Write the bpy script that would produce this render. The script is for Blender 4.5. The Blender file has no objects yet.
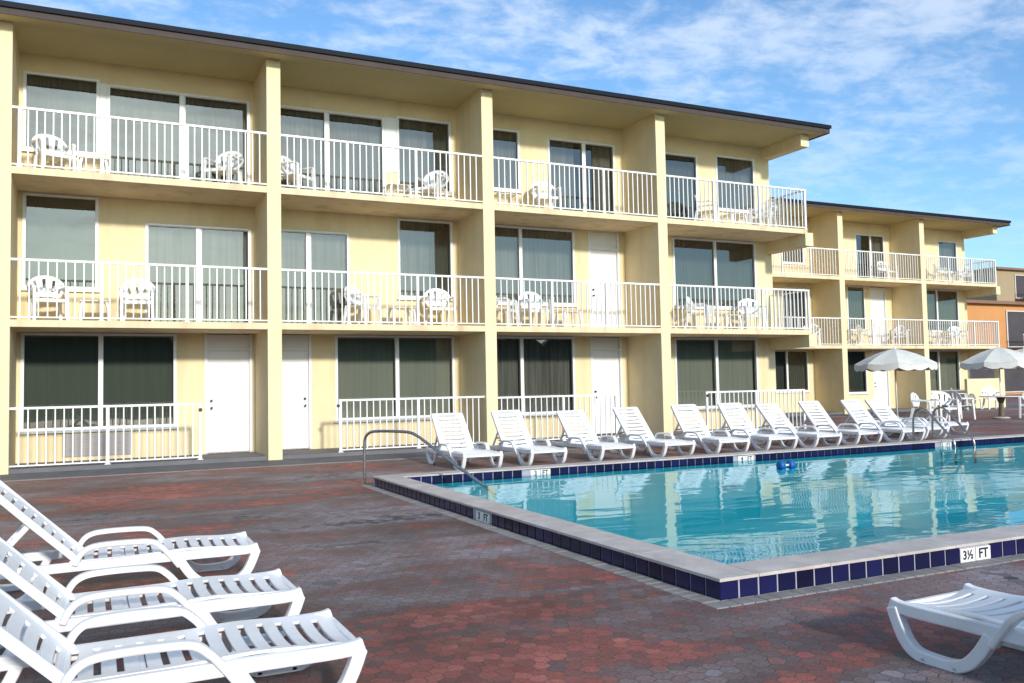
import bpy, bmesh, math, random
from mathutils import Vector, Matrix
random.seed(7)
R = math.radians
scn = bpy.context.scene
col = scn.collection

# ------------------------------------------------------------------ camera
cam_d = bpy.data.cameras.new("camera"); cam = bpy.data.objects.new("camera", cam_d); col.objects.link(cam)
scn.camera = cam
CX, CY, CH = 1.3322, -17.3391, 1.3607
yaw, pitch, roll = 0.4482, 0.0507, -0.0195
F = Vector((math.sin(yaw)*math.cos(pitch), math.cos(yaw)*math.cos(pitch), math.sin(pitch)))
Rt = Vector((math.cos(yaw), -math.sin(yaw), 0)); Up = Rt.cross(F)
R2 = Rt*math.cos(roll) + Up*math.sin(roll); U2 = -Rt*math.sin(roll) + Up*math.cos(roll)
m = Matrix((R2, U2, -F)).transposed().to_4x4(); m.translation = (CX, CY, CH)
cam.matrix_world = m
cam_d.sensor_width = 36; cam_d.lens = 868.97/1024*36
cam_d.clip_start = .05; cam_d.clip_end = 3000

# ------------------------------------------------------------------ world and sun
SUN_EL, SUN_AZ = R(20.5), R(2.0)      # azimuth measured from -Y towards +X
w = bpy.data.worlds.new("World"); scn.world = w; w.use_nodes = True
nt = w.node_tree; nt.nodes.clear()
def N(t, **k):
    n = nt.nodes.new(t)
    for a, b in k.items():
        if a.startswith('i_'):
            n.inputs[a[2:].replace('_', ' ')].default_value = b
        else: setattr(n, a, b)
    return n
L = lambda a, b: nt.links.new(a, b)
sky = N('ShaderNodeTexSky', sky_type='NISHITA', sun_disc=False, sun_elevation=SUN_EL, sun_rotation=math.pi-SUN_AZ)
sky.air_density = 1.0; sky.dust_density = .6; sky.ozone_density = 1.6
tc = N('ShaderNodeTexCoord')
sx = N('ShaderNodeSeparateXYZ'); L(tc.outputs['Generated'], sx.inputs[0])
# clouds lie on a flat layer overhead: direction / height
mx = N('ShaderNodeMath', operation='MAXIMUM'); mx.inputs[1].default_value = 0.0; L(sx.outputs[2], mx.inputs[0])
ad = N('ShaderNodeMath', operation='ADD'); ad.inputs[1].default_value = .16; L(mx.outputs[0], ad.inputs[0])
dv = N('ShaderNodeVectorMath', operation='DIVIDE'); L(tc.outputs['Generated'], dv.inputs[0])
cb = N('ShaderNodeCombineXYZ'); [L(ad.outputs[0], cb.inputs[i]) for i in range(3)]; L(cb.outputs[0], dv.inputs[1])
mp = N('ShaderNodeMapping'); mp.inputs['Scale'].default_value = (1.5, 1.9, 0.0); mp.inputs['Rotation'].default_value = (0, 0, R(25)); mp.inputs['Location'].default_value = (3.3, 1.2, 0)
L(dv.outputs[0], mp.inputs[0])
n1 = N('ShaderNodeTexNoise'); n1.inputs['Scale'].default_value = 1.3; n1.inputs['Detail'].default_value = 9; n1.inputs['Roughness'].default_value = .62; n1.inputs['Distortion'].default_value = .5
L(mp.outputs[0], n1.inputs['Vector'])
n2 = N('ShaderNodeTexNoise'); n2.inputs['Scale'].default_value = 6.5; n2.inputs['Detail'].default_value = 10; n2.inputs['Roughness'].default_value = .6; n2.inputs['Distortion'].default_value = .3
L(mp.outputs[0], n2.inputs['Vector'])
mm = N('ShaderNodeMath', operation='MULTIPLY_ADD'); L(n2.outputs[0], mm.inputs[0]); mm.inputs[1].default_value = .8; L(n1.outputs[0], mm.inputs[2])
cr = N('ShaderNodeMapRange'); cr.inputs['From Min'].default_value = .76; cr.inputs['From Max'].default_value = 1.15; cr.interpolation_type = 'SMOOTHSTEP'
L(mm.outputs[0], cr.inputs['Value'])
# fewer clouds low over the horizon to the right
fd = N('ShaderNodeMapRange'); fd.inputs['From Min'].default_value = .12; fd.inputs['From Max'].default_value = .45; fd.inputs['To Min'].default_value = .15; fd.inputs['To Max'].default_value = .62
L(sx.outputs[2], fd.inputs['Value'])
mu = N('ShaderNodeMath', operation='MULTIPLY'); L(cr.outputs[0], mu.inputs[0]); L(fd.outputs[0], mu.inputs[1])
tint = N('ShaderNodeMix', data_type='RGBA', blend_type='MULTIPLY'); tint.inputs[0].default_value = 1; L(sky.outputs[0], tint.inputs[6]); tint.inputs[7].default_value = (.83, 1.12, 1.34, 1)
mxc = N('ShaderNodeMix', data_type='RGBA'); L(mu.outputs[0], mxc.inputs[0]); L(tint.outputs[2], mxc.inputs[6]); mxc.inputs[7].default_value = (6.4, 6.9, 7.6, 1)
bg = N('ShaderNodeBackground'); bg.inputs[1].default_value = .14; L(mxc.outputs[2], bg.inputs[0])
ow = N('ShaderNodeOutputWorld'); L(bg.outputs[0], ow.inputs[0])

sd = bpy.data.lights.new("sun", 'SUN'); sd.energy = 3.4; sd.angle = R(4); sd.color = (1.0, .95, .87)
sun = bpy.data.objects.new("sun", sd); col.objects.link(sun)
dirv = Vector((math.sin(SUN_AZ)*math.cos(SUN_EL), -math.cos(SUN_AZ)*math.cos(SUN_EL), math.sin(SUN_EL)))
sun.rotation_euler = dirv.to_track_quat('Z', 'Y').to_euler(); sun.location = dirv*60

vs = scn.view_settings; vs.view_transform = 'Standard'; vs.look = 'None'; vs.gamma = 1; vs.use_curve_mapping = False
vs.exposure = 0.2
scn.cycles.max_bounces = 10; scn.cycles.transparent_max_bounces = 16; scn.cycles.caustics_reflective = False
try: scn.cycles.sample_clamp_indirect = 4
except Exception: pass

# ------------------------------------------------------------------ materials
MATS = {}
def mat(name, color, rough=.6, var=.0, vscale=3., bump=0., bscale=60., spec=.4, coat=0., stain=None, metallic=0.):
    """procedural: base colour broken up by noise, optional stains and bump"""
    ma = bpy.data.materials.new(name); ma.use_nodes = True
    t = ma.node_tree; b = t.nodes['Principled BSDF']
    b.inputs['Roughness'].default_value = rough; b.inputs['Specular IOR Level'].default_value = spec; b.inputs['Metallic'].default_value = metallic
    b.inputs['Coat Weight'].default_value = coat
    g = t.nodes.new('ShaderNodeTexCoord')
    c = (*color, 1)
    if var:
        n = t.nodes.new('ShaderNodeTexNoise'); n.inputs['Scale'].default_value = vscale; n.inputs['Detail'].default_value = 6; n.inputs['Roughness'].default_value = .65
        t.links.new(g.outputs['Object'], n.inputs['Vector'])
        r = t.nodes.new('ShaderNodeMapRange'); r.inputs['From Min'].default_value = .3; r.inputs['From Max'].default_value = .7
        r.inputs['To Min'].default_value = 1-var; r.inputs['To Max'].default_value = 1+var
        t.links.new(n.outputs[0], r.inputs['Value'])
        x = t.nodes.new('ShaderNodeVectorMath'); x.operation = 'SCALE'; x.inputs[0].default_value = color
        t.links.new(r.outputs[0], x.inputs['Scale'])
        out = x.outputs[0]
        if stain:
            n3 = t.nodes.new('ShaderNodeTexNoise'); n3.inputs['Scale'].default_value = 1.; n3.inputs['Detail'].default_value = 5
            mp3 = t.nodes.new('ShaderNodeMapping'); mp3.inputs['Scale'].default_value = (2.2, 2.2, .35)
            t.links.new(g.outputs['Object'], mp3.inputs[0]); t.links.new(mp3.outputs[0], n3.inputs['Vector'])
            r3 = t.nodes.new('ShaderNodeMapRange'); r3.inputs['From Min'].default_value = .52; r3.inputs['From Max'].default_value = .72; r3.inputs['To Max'].default_value = stain[3]
            t.links.new(n3.outputs[0], r3.inputs['Value'])
            m3 = t.nodes.new('ShaderNodeMix'); m3.data_type = 'RGBA'; t.links.new(r3.outputs[0], m3.inputs[0]); t.links.new(out, m3.inputs[6]); m3.inputs[7].default_value = (*stain[:3], 1)
            out = m3.outputs[2]
        t.links.new(out, b.inputs['Base Color'])
        rr = t.nodes.new('ShaderNodeMapRange'); rr.inputs['To Min'].default_value = max(0, rough-.1); rr.inputs['To Max'].default_value = min(1, rough+.1)
        t.links.new(n.outputs[0], rr.inputs['Value']); t.links.new(rr.outputs[0], b.inputs['Roughness'])
    else:
        b.inputs['Base Color'].default_value = c
    if bump:
        n = t.nodes.new('ShaderNodeTexNoise'); n.inputs['Scale'].default_value = bscale; n.inputs['Detail'].default_value = 4
        t.links.new(g.outputs['Object'], n.inputs['Vector'])
        bp = t.nodes.new('ShaderNodeBump'); bp.inputs['Strength'].default_value = bump; bp.inputs['Distance'].default_value = .01
        t.links.new(n.outputs[0], bp.inputs['Height']); t.links.new(bp.outputs[0], b.inputs['Normal'])
    MATS[name] = ma
    return ma
M_wall = mat('stucco_yellow', (.79, .655, .405), .85, .05, 1.6, .6, 60, .2, stain=(.62, .49, .27, .45))
M_slab = mat('balcony_concrete', (.74, .60, .385), .8, .06, 2.5, .2, 70, .2, stain=(.42, .31, .19, .6))
M_soffit = mat('shaded_soffit', (.54, .46, .24), .85, .05, 1.2, .2, 60, .2)  # roof soffit base colour darkened to put overhead shade into it
M_fascia = mat('fascia_brown', (.075, .058, .052), .7, .15, 4, spec=.15)
M_roof = mat('roof_edge_dark', (.012, .015, .022), .6, .2, 5, spec=.1)
M_white = mat('white_frame', (.78, .78, .76), .4, .03, 5)
M_rail = mat('white_rail_paint', (.82, .81, .79), .4, .04, 3, stain=(.6, .52, .42, .2))
M_door = mat('white_door_paint', (.80, .77, .75), .45, .03, 2, .08, 40)
M_plastic = mat('white_plastic', (.80, .80, .80), .36, .035, 9, .04, 180, .5, stain=(.58, .55, .49, .5))
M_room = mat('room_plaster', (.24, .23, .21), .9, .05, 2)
M_dark = mat('dark_metal', (.03, .03, .035), .4)
M_walk = mat('walkway_grey', (.105, .105, .115), .75, .22, 2.2, .3, 70, stain=(.17, .16, .16, .5))
M_border = mat('border_paver', (.25, .235, .225), .8, .18, 6, .3, 60)
M_coping = mat('coping_concrete', (.52, .47, .43), .7, .2, 4, .5, 80, stain=(.40, .30, .26, .6))
M_grout = mat('grout', (.36, .36, .42), .8, .1, 20)
M_basin = mat('pool_plaster', (.05, .78, .88), .6, .05, 1)
M_steel = mat('brushed_steel', (.42, .38, .36), .28, .1, 20, metallic=1)
M_marker = mat('marker_tile', (.78, .78, .76), .25, .04, 10)
M_ink = mat('marker_ink', (.02, .02, .02), .4)
M_canvas = mat('umbrella_canvas', (.66, .65, .60), .85, .07, 4, .1, 120)
M_blue = mat('blue_foam', (.008, .11, .36), .5, .1, 20)
M_sand = mat('beach_sand', (.30, .27, .22), .9, .1, .3)
M_added_hedge = mat('added_hedge_leaf', (.035, .05, .03), .7, .4, 3)
M_orange = mat('orange_stucco', (.54, .25, .09), .8, .1, .6)
M_tan = mat('tan_stucco', (.34, .26, .16), .85, .06, .6)
M_brown = mat('brown_trim', (.22, .12, .08), .7, .1, 2)
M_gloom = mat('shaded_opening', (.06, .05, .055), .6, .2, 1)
M_red = mat('dark_red_door', (.10, .02, .02), .5, .1, 2)
M_bwhite = mat('balcony_white', (.6, .57, .54), .6, .06, 2)
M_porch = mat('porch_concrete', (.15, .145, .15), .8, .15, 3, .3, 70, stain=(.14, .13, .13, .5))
M_ped = mat('pedestal_bronze', (.13, .11, .08), .6, .1, 4)
M_ac = mat('vent_louvre', (.36, .33, .32), .5, .05, 5)

def drape(name, c, var=.2, k=42):
    ma = mat(name, c, .9); t = ma.node_tree; b = t.nodes['Principled BSDF']
    g = t.nodes.new('ShaderNodeTexCoord'); mp = t.nodes.new('ShaderNodeMapping'); mp.inputs['Scale'].default_value = (k/6, 1, .25)
    n = t.nodes.new('ShaderNodeTexNoise'); n.inputs['Scale'].default_value = 2; n.inputs['Detail'].default_value = 3
    t.links.new(g.outputs['Object'], mp.inputs[0]); t.links.new(mp.outputs[0], n.inputs['Vector'])
    x = t.nodes.new('ShaderNodeVectorMath'); x.operation = 'SCALE'; x.inputs[0].default_value = c
    r = t.nodes.new('ShaderNodeMapRange'); r.inputs['From Min'].default_value = .3; r.inputs['From Max'].default_value = .7; r.inputs['To Min'].default_value = 1-var; r.inputs['To Max'].default_value = 1+var
    t.links.new(n.outputs[0], r.inputs['Value']); t.links.new(r.outputs[0], x.inputs['Scale']); t.links.new(x.outputs[0], b.inputs['Base Color'])
    return ma
M_drape = drape('drape_grey', (.32, .32, .30), .32); M_drape_d = drape('drape_dark', (.13, .15, .14)); M_blind = drape('blind_green', (.52, .56, .49), .08); M_shade = drape('dark_shade', (.20, .235, .205), .08)

def glass_mat(name, tint, base, k):
    ma = bpy.data.materials.new(name); ma.use_nodes = True; t = ma.node_tree; t.nodes.clear()
    o = t.nodes.new('ShaderNodeOutputMaterial'); mix = t.nodes.new('ShaderNodeMixShader')
    tr = t.nodes.new('ShaderNodeBsdfTransparent'); tr.inputs[0].default_value = (*tint, 1)
    gl = t.nodes.new('ShaderNodeBsdfGlossy'); gl.inputs['Roughness'].default_value = .01; gl.inputs[0].default_value = (.97, .92, .84, 1)
    fr = t.nodes.new('ShaderNodeFresnel'); fr.inputs[0].default_value = 1.5
    mm = t.nodes.new('ShaderNodeMath'); mm.operation = 'MULTIPLY_ADD'; mm.use_clamp = True; mm.inputs[1].default_value = k; mm.inputs[2].default_value = base
    # slight waviness of real panes
    g = t.nodes.new('ShaderNodeTexCoord'); n = t.nodes.new('ShaderNodeTexNoise'); n.inputs['Scale'].default_value = .9
    bp = t.nodes.new('ShaderNodeBump'); bp.inputs['Strength'].default_value = .06; bp.inputs['Distance'].default_value = .05
    t.links.new(g.outputs['Object'], n.inputs['Vector']); t.links.new(n.outputs[0], bp.inputs['Height']); t.links.new(bp.outputs[0], gl.inputs['Normal'])
    t.links.new(fr.outputs[0], mm.inputs[0]); t.links.new(mm.outputs[0], mix.inputs[0]); t.links.new(tr.outputs[0], mix.inputs[1]); t.links.new(gl.outputs[0], mix.inputs[2]); t.links.new(mix.outputs[0], o.inputs[0])
    MATS[name] = ma
    return ma
M_glass = glass_mat('window_glass', (.56, .57, .54), .075, 1.5)

def tile_mat():
    ma = mat('navy_tile', (.012, .014, .13), .22, spec=.45); t = ma.node_tree; b = t.nodes['Principled BSDF']
    g = t.nodes.new('ShaderNodeNewGeometry'); s = t.nodes.new('ShaderNodeHueSaturation')
    r = t.nodes.new('ShaderNodeMapRange'); r.inputs['To Min'].default_value = .55; r.inputs['To Max'].default_value = 1.5
    t.links.new(g.outputs['Random Per Island'], r.inputs['Value']); t.links.new(r.outputs[0], s.inputs['Value']); s.inputs['Color'].default_value = (.006, .007, .045, 1)
    t.links.new(s.outputs[0], b.inputs['Base Color'])
    return ma
M_tile = tile_mat()

def water_mat():
    ma = bpy.data.materials.new('pool_water'); ma.use_nodes = True; t = ma.node_tree; t.nodes.clear()
    def n_(ty, **k):
        n = t.nodes.new(ty)
        for a, b in k.items(): setattr(n, a, b)
        return n
    o = n_('ShaderNodeOutputMaterial'); mix = n_('ShaderNodeMixShader')
    tr = n_('ShaderNodeBsdfTransparent'); tr.inputs[0].default_value = (.52, .99, 1, 1)
    gl = n_('ShaderNodeBsdfGlossy'); gl.inputs['Roughness'].default_value = .015; gl.inputs[0].default_value = (.88, .98, 1, 1)
    fr = n_('ShaderNodeFresnel'); fr.inputs[0].default_value = 1.33
    g = n_('ShaderNodeTexCoord')
    def noise(sc, det, rot, mscale):
        mp = n_('ShaderNodeMapping'); mp.inputs['Scale'].default_value = mscale; mp.inputs['Rotation'].default_value = (0, 0, rot)
        x = n_('ShaderNodeTexNoise'); x.inputs['Scale'].default_value = sc; x.inputs['Detail'].default_value = det; x.inputs['Distortion'].default_value = .6
        t.links.new(g.outputs['Object'], mp.inputs[0]); t.links.new(mp.outputs[0], x.inputs['Vector']); return x
    a = noise(1.3, 2, R(-25), (.6, 1.5, 1)); b = noise(5.5, 2, R(-20), (.55, 1.3, 1))
    ad = n_('ShaderNodeMath', operation='MULTIPLY_ADD'); t.links.new(b.outputs[0], ad.inputs[0]); ad.inputs[1].default_value = .11; t.links.new(a.outputs[0], ad.inputs[2])
    bp = n_('ShaderNodeBump'); bp.inputs['Strength'].default_value = .45; bp.inputs['Distance'].default_value = .015
    t.links.new(ad.outputs[0], bp.inputs['Height'])
    t.links.new(bp.outputs[0], gl.inputs['Normal']); t.links.new(bp.outputs[0], fr.inputs['Normal'])
    mm = n_('ShaderNodeMath', operation='MULTIPLY'); mm.use_clamp = True; mm.inputs[1].default_value = .82; t.links.new(fr.outputs[0], mm.inputs[0])
    t.links.new(mm.outputs[0], mix.inputs[0]); t.links.new(tr.outputs[0], mix.inputs[1]); t.links.new(gl.outputs[0], mix.inputs[2]); t.links.new(mix.outputs[0], o.inputs[0])
    return ma
M_water = water_mat()

def paver_mat():
    ma = bpy.data.materials.new('hex_pavers'); ma.use_nodes = True; t = ma.node_tree; b = t.nodes['Principled BSDF']
    b.inputs['Specular IOR Level'].default_value = .35
    def n_(ty, **k):
        n = t.nodes.new(ty)
        for a, c in k.items(): setattr(n, a, c)
        return n
    def vm(op, a, bb=None):
        n = n_('ShaderNodeVectorMath', operation=op)
        for i, v in enumerate((a, bb)):
            if v is None: continue
            if isinstance(v, tuple): n.inputs[i].default_value = v
            else: t.links.new(v, n.inputs[i])
        return n.outputs[0]
    def ma_(op, a, bb=None, c=None):
        n = n_('ShaderNodeMath', operation=op)
        for i, v in enumerate((a, bb, c)):
            if v is None: continue
            if isinstance(v, (int, float)): n.inputs[i].default_value = v
            else: t.links.new(v, n.inputs[i])
        return n.outputs[0]
    geo = n_('ShaderNodeNewGeometry')
    wn = n_('ShaderNodeTexNoise'); wn.inputs['Scale'].default_value = 9; t.links.new(geo.outputs['Position'], wn.inputs['Vector'])
    wob = vm('SCALE', vm('SUBTRACT', wn.outputs['Color'], (.5, .5, .5))); wob.node.inputs['Scale'].default_value = .06
    rot = n_('ShaderNodeVectorRotate'); rot.inputs['Angle'].default_value = 0; t.links.new(vm('ADD', geo.outputs['Position'], wob), rot.inputs['Vector'])
    HS = .094
    p = vm('MULTIPLY', rot.outputs[0], (1/HS, 1/HS, 0))
    s = (1., 1.7320508, 1.)
    inv = (1., 1/1.7320508, 1.)
    a = vm('SUBTRACT', vm('MULTIPLY', vm('FRACTION', vm('MULTIPLY', p, inv)), s), (.5, .8660254, 0))
    b2 = vm('SUBTRACT', vm('MULTIPLY', vm('FRACTION', vm('MULTIPLY', vm('ADD', p, (.5, .8660254, 0)), inv)), s), (.5, .8660254, 0))
    a = vm('MULTIPLY', a, (1, 1, 0)); b2 = vm('MULTIPLY', b2, (1, 1, 0))
    la = n_('ShaderNodeVectorMath', operation='LENGTH'); t.links.new(a, la.inputs[0]); lb = n_('ShaderNodeVectorMath', operation='LENGTH'); t.links.new(b2, lb.inputs[0])
    sel = ma_('LESS_THAN', la.outputs['Value'], lb.outputs['Value'])
    mg = n_('ShaderNodeMix', data_type='VECTOR'); t.links.new(sel, mg.inputs[0]); t.links.new(b2, mg.inputs[4]); t.links.new(a, mg.inputs[5])
    g = mg.outputs[1]
    ag = n_('ShaderNodeSeparateXYZ'); t.links.new(vm('ABSOLUTE', g), ag.inputs[0])
    hd = ma_('MAXIMUM', ag.outputs[0], ma_('MULTIPLY_ADD', ag.outputs[0], .5, ma_('MULTIPLY', ag.outputs[1], .8660254)))
    gm = n_('ShaderNodeMapRange', interpolation_type='SMOOTHSTEP'); gm.inputs['From Min'].default_value = .455; gm.inputs['From Max'].default_value = .495; t.links.new(hd, gm.inputs['Value'])   # 1 in the joint
    cid = vm('SUBTRACT', p, g)
    cw = vm('MULTIPLY', cid, (HS, HS, 0))
    white = n_('ShaderNodeTexWhiteNoise', noise_dimensions='2D'); t.links.new(cid, white.inputs['Vector'])
    big = n_('ShaderNodeTexNoise'); big.inputs['Scale'].default_value = .75; big.inputs['Detail'].default_value = 8; big.inputs['Roughness'].default_value = .72; big.inputs['Distortion'].default_value = .5
    mpb = n_('ShaderNodeMapping'); mpb.inputs['Scale'].default_value = (.5, 1.15, 1); mpb.inputs['Location'].default_value = (4.3, 9.0, 0); mpb.inputs['Rotation'].default_value = (0, 0, R(12)); t.links.new(cw, mpb.inputs[0]); t.links.new(mpb.outputs[0], big.inputs['Vector'])
    acc = big.outputs[0]
    for bx_, by_, sx_, sy_, am in ((3.5,-13.2,1.7,1.1,.11),(5.6,-14.0,.7,.5,.10),(2.4,-4.6,2.6,.9,.12),(3.9,-8.6,1.6,1.7,-.12),(2.0,-7.2,2.0,.7,-.08),(4.3,-4.2,1.2,.8,-.05),(1.6,-6.1,2.2,.5,.07),(7.0,-14.4,1.0,1.0,-.14),(4.4,-14.6,.8,.6,-.05)):
        d_ = vm('MULTIPLY', vm('SUBTRACT', cw, (bx_, by_, 0)), (1/sx_, 1/sy_, 0)); ln = n_('ShaderNodeVectorMath', operation='LENGTH'); t.links.new(d_, ln.inputs[0])
        mr = n_('ShaderNodeMapRange', interpolation_type='SMOOTHSTEP'); mr.inputs['From Min'].default_value = 0; mr.inputs['From Max'].default_value = 1.6; mr.inputs['To Min'].default_value = am; mr.inputs['To Max'].default_value = 0; t.links.new(ln.outputs['Value'], mr.inputs['Value'])
        acc = ma_('ADD', acc, mr.outputs[0])
    sel2 = ma_('ADD', acc, ma_('MULTIPLY', ma_('SUBTRACT', white.outputs['Value'], .5), .10))
    ramp = n_('ShaderNodeValToRGB'); cr = ramp.color_ramp; cr.interpolation = 'LINEAR'
    stops = [(.30, (.06, .052, .056)), (.39, (.25, .215, .23)), (.46, (.20, .145, .14)), (.52, (.15, .095, .085)), (.59, (.27, .08, .06)), (.68, (.32, .105, .08)), (.80, (.20, .125, .115))]
    cr.elements[0].position, cr.elements[0].color = stops[0][0], (*stops[0][1], 1)
    cr.elements[1].position, cr.elements[1].color = stops[-1][0], (*stops[-1][1], 1)
    for q, c in stops[1:-1]:
        e = cr.elements.new(q); e.color = (*c, 1)
    t.links.new(sel2, ramp.inputs[0])
    val = n_('ShaderNodeMapRange'); val.inputs['To Min'].default_value = .76; val.inputs['To Max'].default_value = 1.24; t.links.new(white.outputs['Value'], val.inputs['Value'])
    fine = n_('ShaderNodeTexNoise'); fine.inputs['Scale'].default_value = 55; fine.inputs['Detail'].default_value = 5; fine.inputs['Roughness'].default_value = .7; t.links.new(geo.outputs['Position'], fine.inputs['Vector'])
    fv = n_('ShaderNodeMapRange'); fv.inputs['From Min'].default_value = .3; fv.inputs['From Max'].default_value = .7; fv.inputs['To Min'].default_value = .58; fv.inputs['To Max'].default_value = 1.42; t.links.new(fine.outputs[0], fv.inputs['Value'])
    c1 = n_('ShaderNodeVectorMath', operation='SCALE'); t.links.new(ramp.outputs[0], c1.inputs[0]); t.links.new(ma_('MULTIPLY', val.outputs[0], fv.outputs[0]), c1.inputs['Scale'])
    dk = n_('ShaderNodeMix', data_type='RGBA'); t.links.new(gm.outputs[0], dk.inputs[0]); t.links.new(c1.outputs[0], dk.inputs[6]); dk.inputs[7].default_value = (.085, .07, .068, 1)
    # worn dust in large pale areas towards the walkway, dark damp blotches elsewhere
    dn = n_('ShaderNodeTexNoise'); dn.inputs['Scale'].default_value = .5; dn.inputs['Detail'].default_value = 6; dn.inputs['Roughness'].default_value = .65; t.links.new(geo.outputs['Position'], dn.inputs['Vector'])
    dr = n_('ShaderNodeMapRange'); dr.inputs['From Min'].default_value = .35; dr.inputs['From Max'].default_value = .65; dr.inputs['To Min'].default_value = .60; dr.inputs['To Max'].default_value = 1.40; t.links.new(dn.outputs[0], dr.inputs['Value'])
    c2 = n_('ShaderNodeVectorMath', operation='SCALE'); t.links.new(dk.outputs[2], c2.inputs[0]); t.links.new(dr.outputs[0], c2.inputs['Scale'])
    t.links.new(c2.outputs[0], b.inputs['Base Color'])
    rr = n_('ShaderNodeMapRange'); rr.inputs['To Min'].default_value = .45; rr.inputs['To Max'].default_value = .8; t.links.new(dn.outputs[0], rr.inputs['Value']); t.links.new(rr.outputs[0], b.inputs['Roughness'])
    h = ma_('ADD', ma_('MULTIPLY', ma_('SUBTRACT', 1, gm.outputs[0]), 1.), ma_('ADD', ma_('MULTIPLY', white.outputs['Value'], .35), ma_('MULTIPLY', fine.outputs[0], .35)))
    bp = n_('ShaderNodeBump'); bp.inputs['Strength'].default_value = .5; bp.inputs['Distance'].default_value = .006; t.links.new(h, bp.inputs['Height']); t.links.new(bp.outputs[0], b.inputs['Normal'])
    return ma
M_paver = paver_mat()

# ------------------------------------------------------------------ mesh helpers
class MB:
    def __init__(s): s.v = []; s.f = []
    def box(s, x0, x1, y0, y1, z0, z1):
        i = len(s.v)
        s.v += [(x0,y0,z0),(x1,y0,z0),(x1,y1,z0),(x0,y1,z0),(x0,y0,z1),(x1,y0,z1),(x1,y1,z1),(x0,y1,z1)]
        s.f += [tuple(i+k for k in q) for q in ((0,3,2,1),(4,5,6,7),(0,1,5,4),(1,2,6,5),(2,3,7,6),(3,0,4,7))]
        return s
    def quad(s, *p):
        i = len(s.v); s.v += list(p); s.f.append(tuple(range(i, i+len(p)))); return s
    def rib(s, pts, w, t, lat=(0,1,0), closed=False):
        """rectangular section swept along pts; t = size along lat, w = size in the plane (number or list)"""
        pts = [Vector(p) for p in pts]; lat = Vector(lat).normalized(); n = len(pts); base = len(s.v)
        for k, p in enumerate(pts):
            a = pts[k-1] if (k > 0 or closed) else p; c = pts[(k+1) % n] if (k < n-1 or closed) else p
            d = (c-a).normalized(); nn = d.cross(lat).normalized(); ww = w[k] if isinstance(w, (list, tuple)) else w
            for su, sv in ((-1,-1),(1,-1),(1,1),(-1,1)):
                s.v.append(tuple(p + nn*su*ww/2 + lat*sv*t/2))
        m_ = n if closed else n-1
        for k in range(m_):
            a = base+4*k; b = base+4*((k+1) % n)
            for j in range(4):
                s.f.append((a+j, a+(j+1)%4, b+(j+1)%4, b+j))
        if not closed:
            s.f.append((base+3, base+2, base+1, base)); e = base+4*(n-1); s.f.append((e, e+1, e+2, e+3))
        return s
    def tube(s, pts, r, n=8):
        pts = [Vector(p) for p in pts]; base = len(s.v); up = Vector((0,0,1)); prev = None
        for k, p in enumerate(pts):
            a = pts[max(k-1,0)]; c = pts[min(k+1,len(pts)-1)]; d = (c-a).normalized()
            if prev is None:
                ref = up if abs(d.z) < .9 else Vector((1,0,0)); u = d.cross(ref).normalized()
            else: u = (prev - d*prev.dot(d)).normalized()
            prev = u; v = d.cross(u); rr = r[k] if isinstance(r, (list, tuple)) else r
            for j in range(n):
                t_ = 2*math.pi*j/n; s.v.append(tuple(p + (u*math.cos(t_)+v*math.sin(t_))*rr))
        for k in range(len(pts)-1):
            for j in range(n):
                a = base+k*n+j; b = base+k*n+(j+1)%n; s.f.append((a, b, b+n, a+n))
        s.f.append(tuple(base+j for j in range(n))[::-1]); e = base+(len(pts)-1)*n; s.f.append(tuple(e+j for j in range(n)))
        return s
    def sheet(s, fn, us, vs_, hole=lambda i, j: False):
        base = len(s.v); nv = len(vs_)
        for u in us:
            for v in vs_: s.v.append(tuple(fn(u, v)))
        for i in range(len(us)-1):
            for j in range(nv-1):
                if not hole(i, j):
                    a = base+i*nv+j; s.f.append((a, a+nv, a+nv+1, a+1))
        return s
    def lathe(s, prof, n=12, c=(0,0)):
        base = len(s.v)
        for r, z in prof:
            for j in range(n):
                a = 2*math.pi*j/n; s.v.append((c[0]+r*math.cos(a), c[1]+r*math.sin(a), z))
        for k in range(len(prof)-1):
            for j in range(n):
                a = base+k*n+j; b = base+k*n+(j+1)%n; s.f.append((a, b, b+n, a+n))
        s.f.append(tuple(base+j for j in range(n))[::-1]); e = base+(len(prof)-1)*n; s.f.append(tuple(e+j for j in range(n)))
        return s
    def build(s, name, m_, parent=None, smooth=False, solid=0, bevel=0, seg=2, sub=0, clean=False):
        me = bpy.data.meshes.new(name); me.from_pydata(s.v, [], s.f); me.update()
        if clean or solid or sub:
            bm = bmesh.new(); bm.from_mesh(me); bmesh.ops.remove_doubles(bm, verts=bm.verts, dist=1e-5)
            loose = [v for v in bm.verts if not v.link_faces]; bmesh.ops.delete(bm, geom=loose, context='VERTS')
            bmesh.ops.recalc_face_normals(bm, faces=bm.faces)
            bm.to_mesh(me); bm.free()
        me.materials.append(m_)
        o = bpy.data.objects.new(name, me); col.objects.link(o)
        if parent: o.parent = parent
        if sub:
            q = o.modifiers.new('sub', 'SUBSURF'); q.levels = sub; q.render_levels = sub
        if solid:
            q = o.modifiers.new('solid', 'SOLIDIFY'); q.thickness = solid; q.offset = 0
        if bevel:
            q = o.modifiers.new('bevel', 'BEVEL'); q.width = bevel; q.segments = seg; q.limit_method = 'ANGLE'; q.angle_limit = R(35)
        if smooth:
            for p in me.polygons: p.use_smooth = True
        return o
def tag(o, label=None, cat=None, group=None, kind=None):
    if label: o['label'] = label
    if cat: o['category'] = cat
    if group: o['group'] = group
    if kind: o['kind'] = kind
    return o
def empty(name, loc=(0,0,0), rz=0):
    o = bpy.data.objects.new(name, None); col.objects.link(o); o.location = loc; o.rotation_euler = (0,0,rz); o.empty_display_size = .2
    return o
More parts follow.
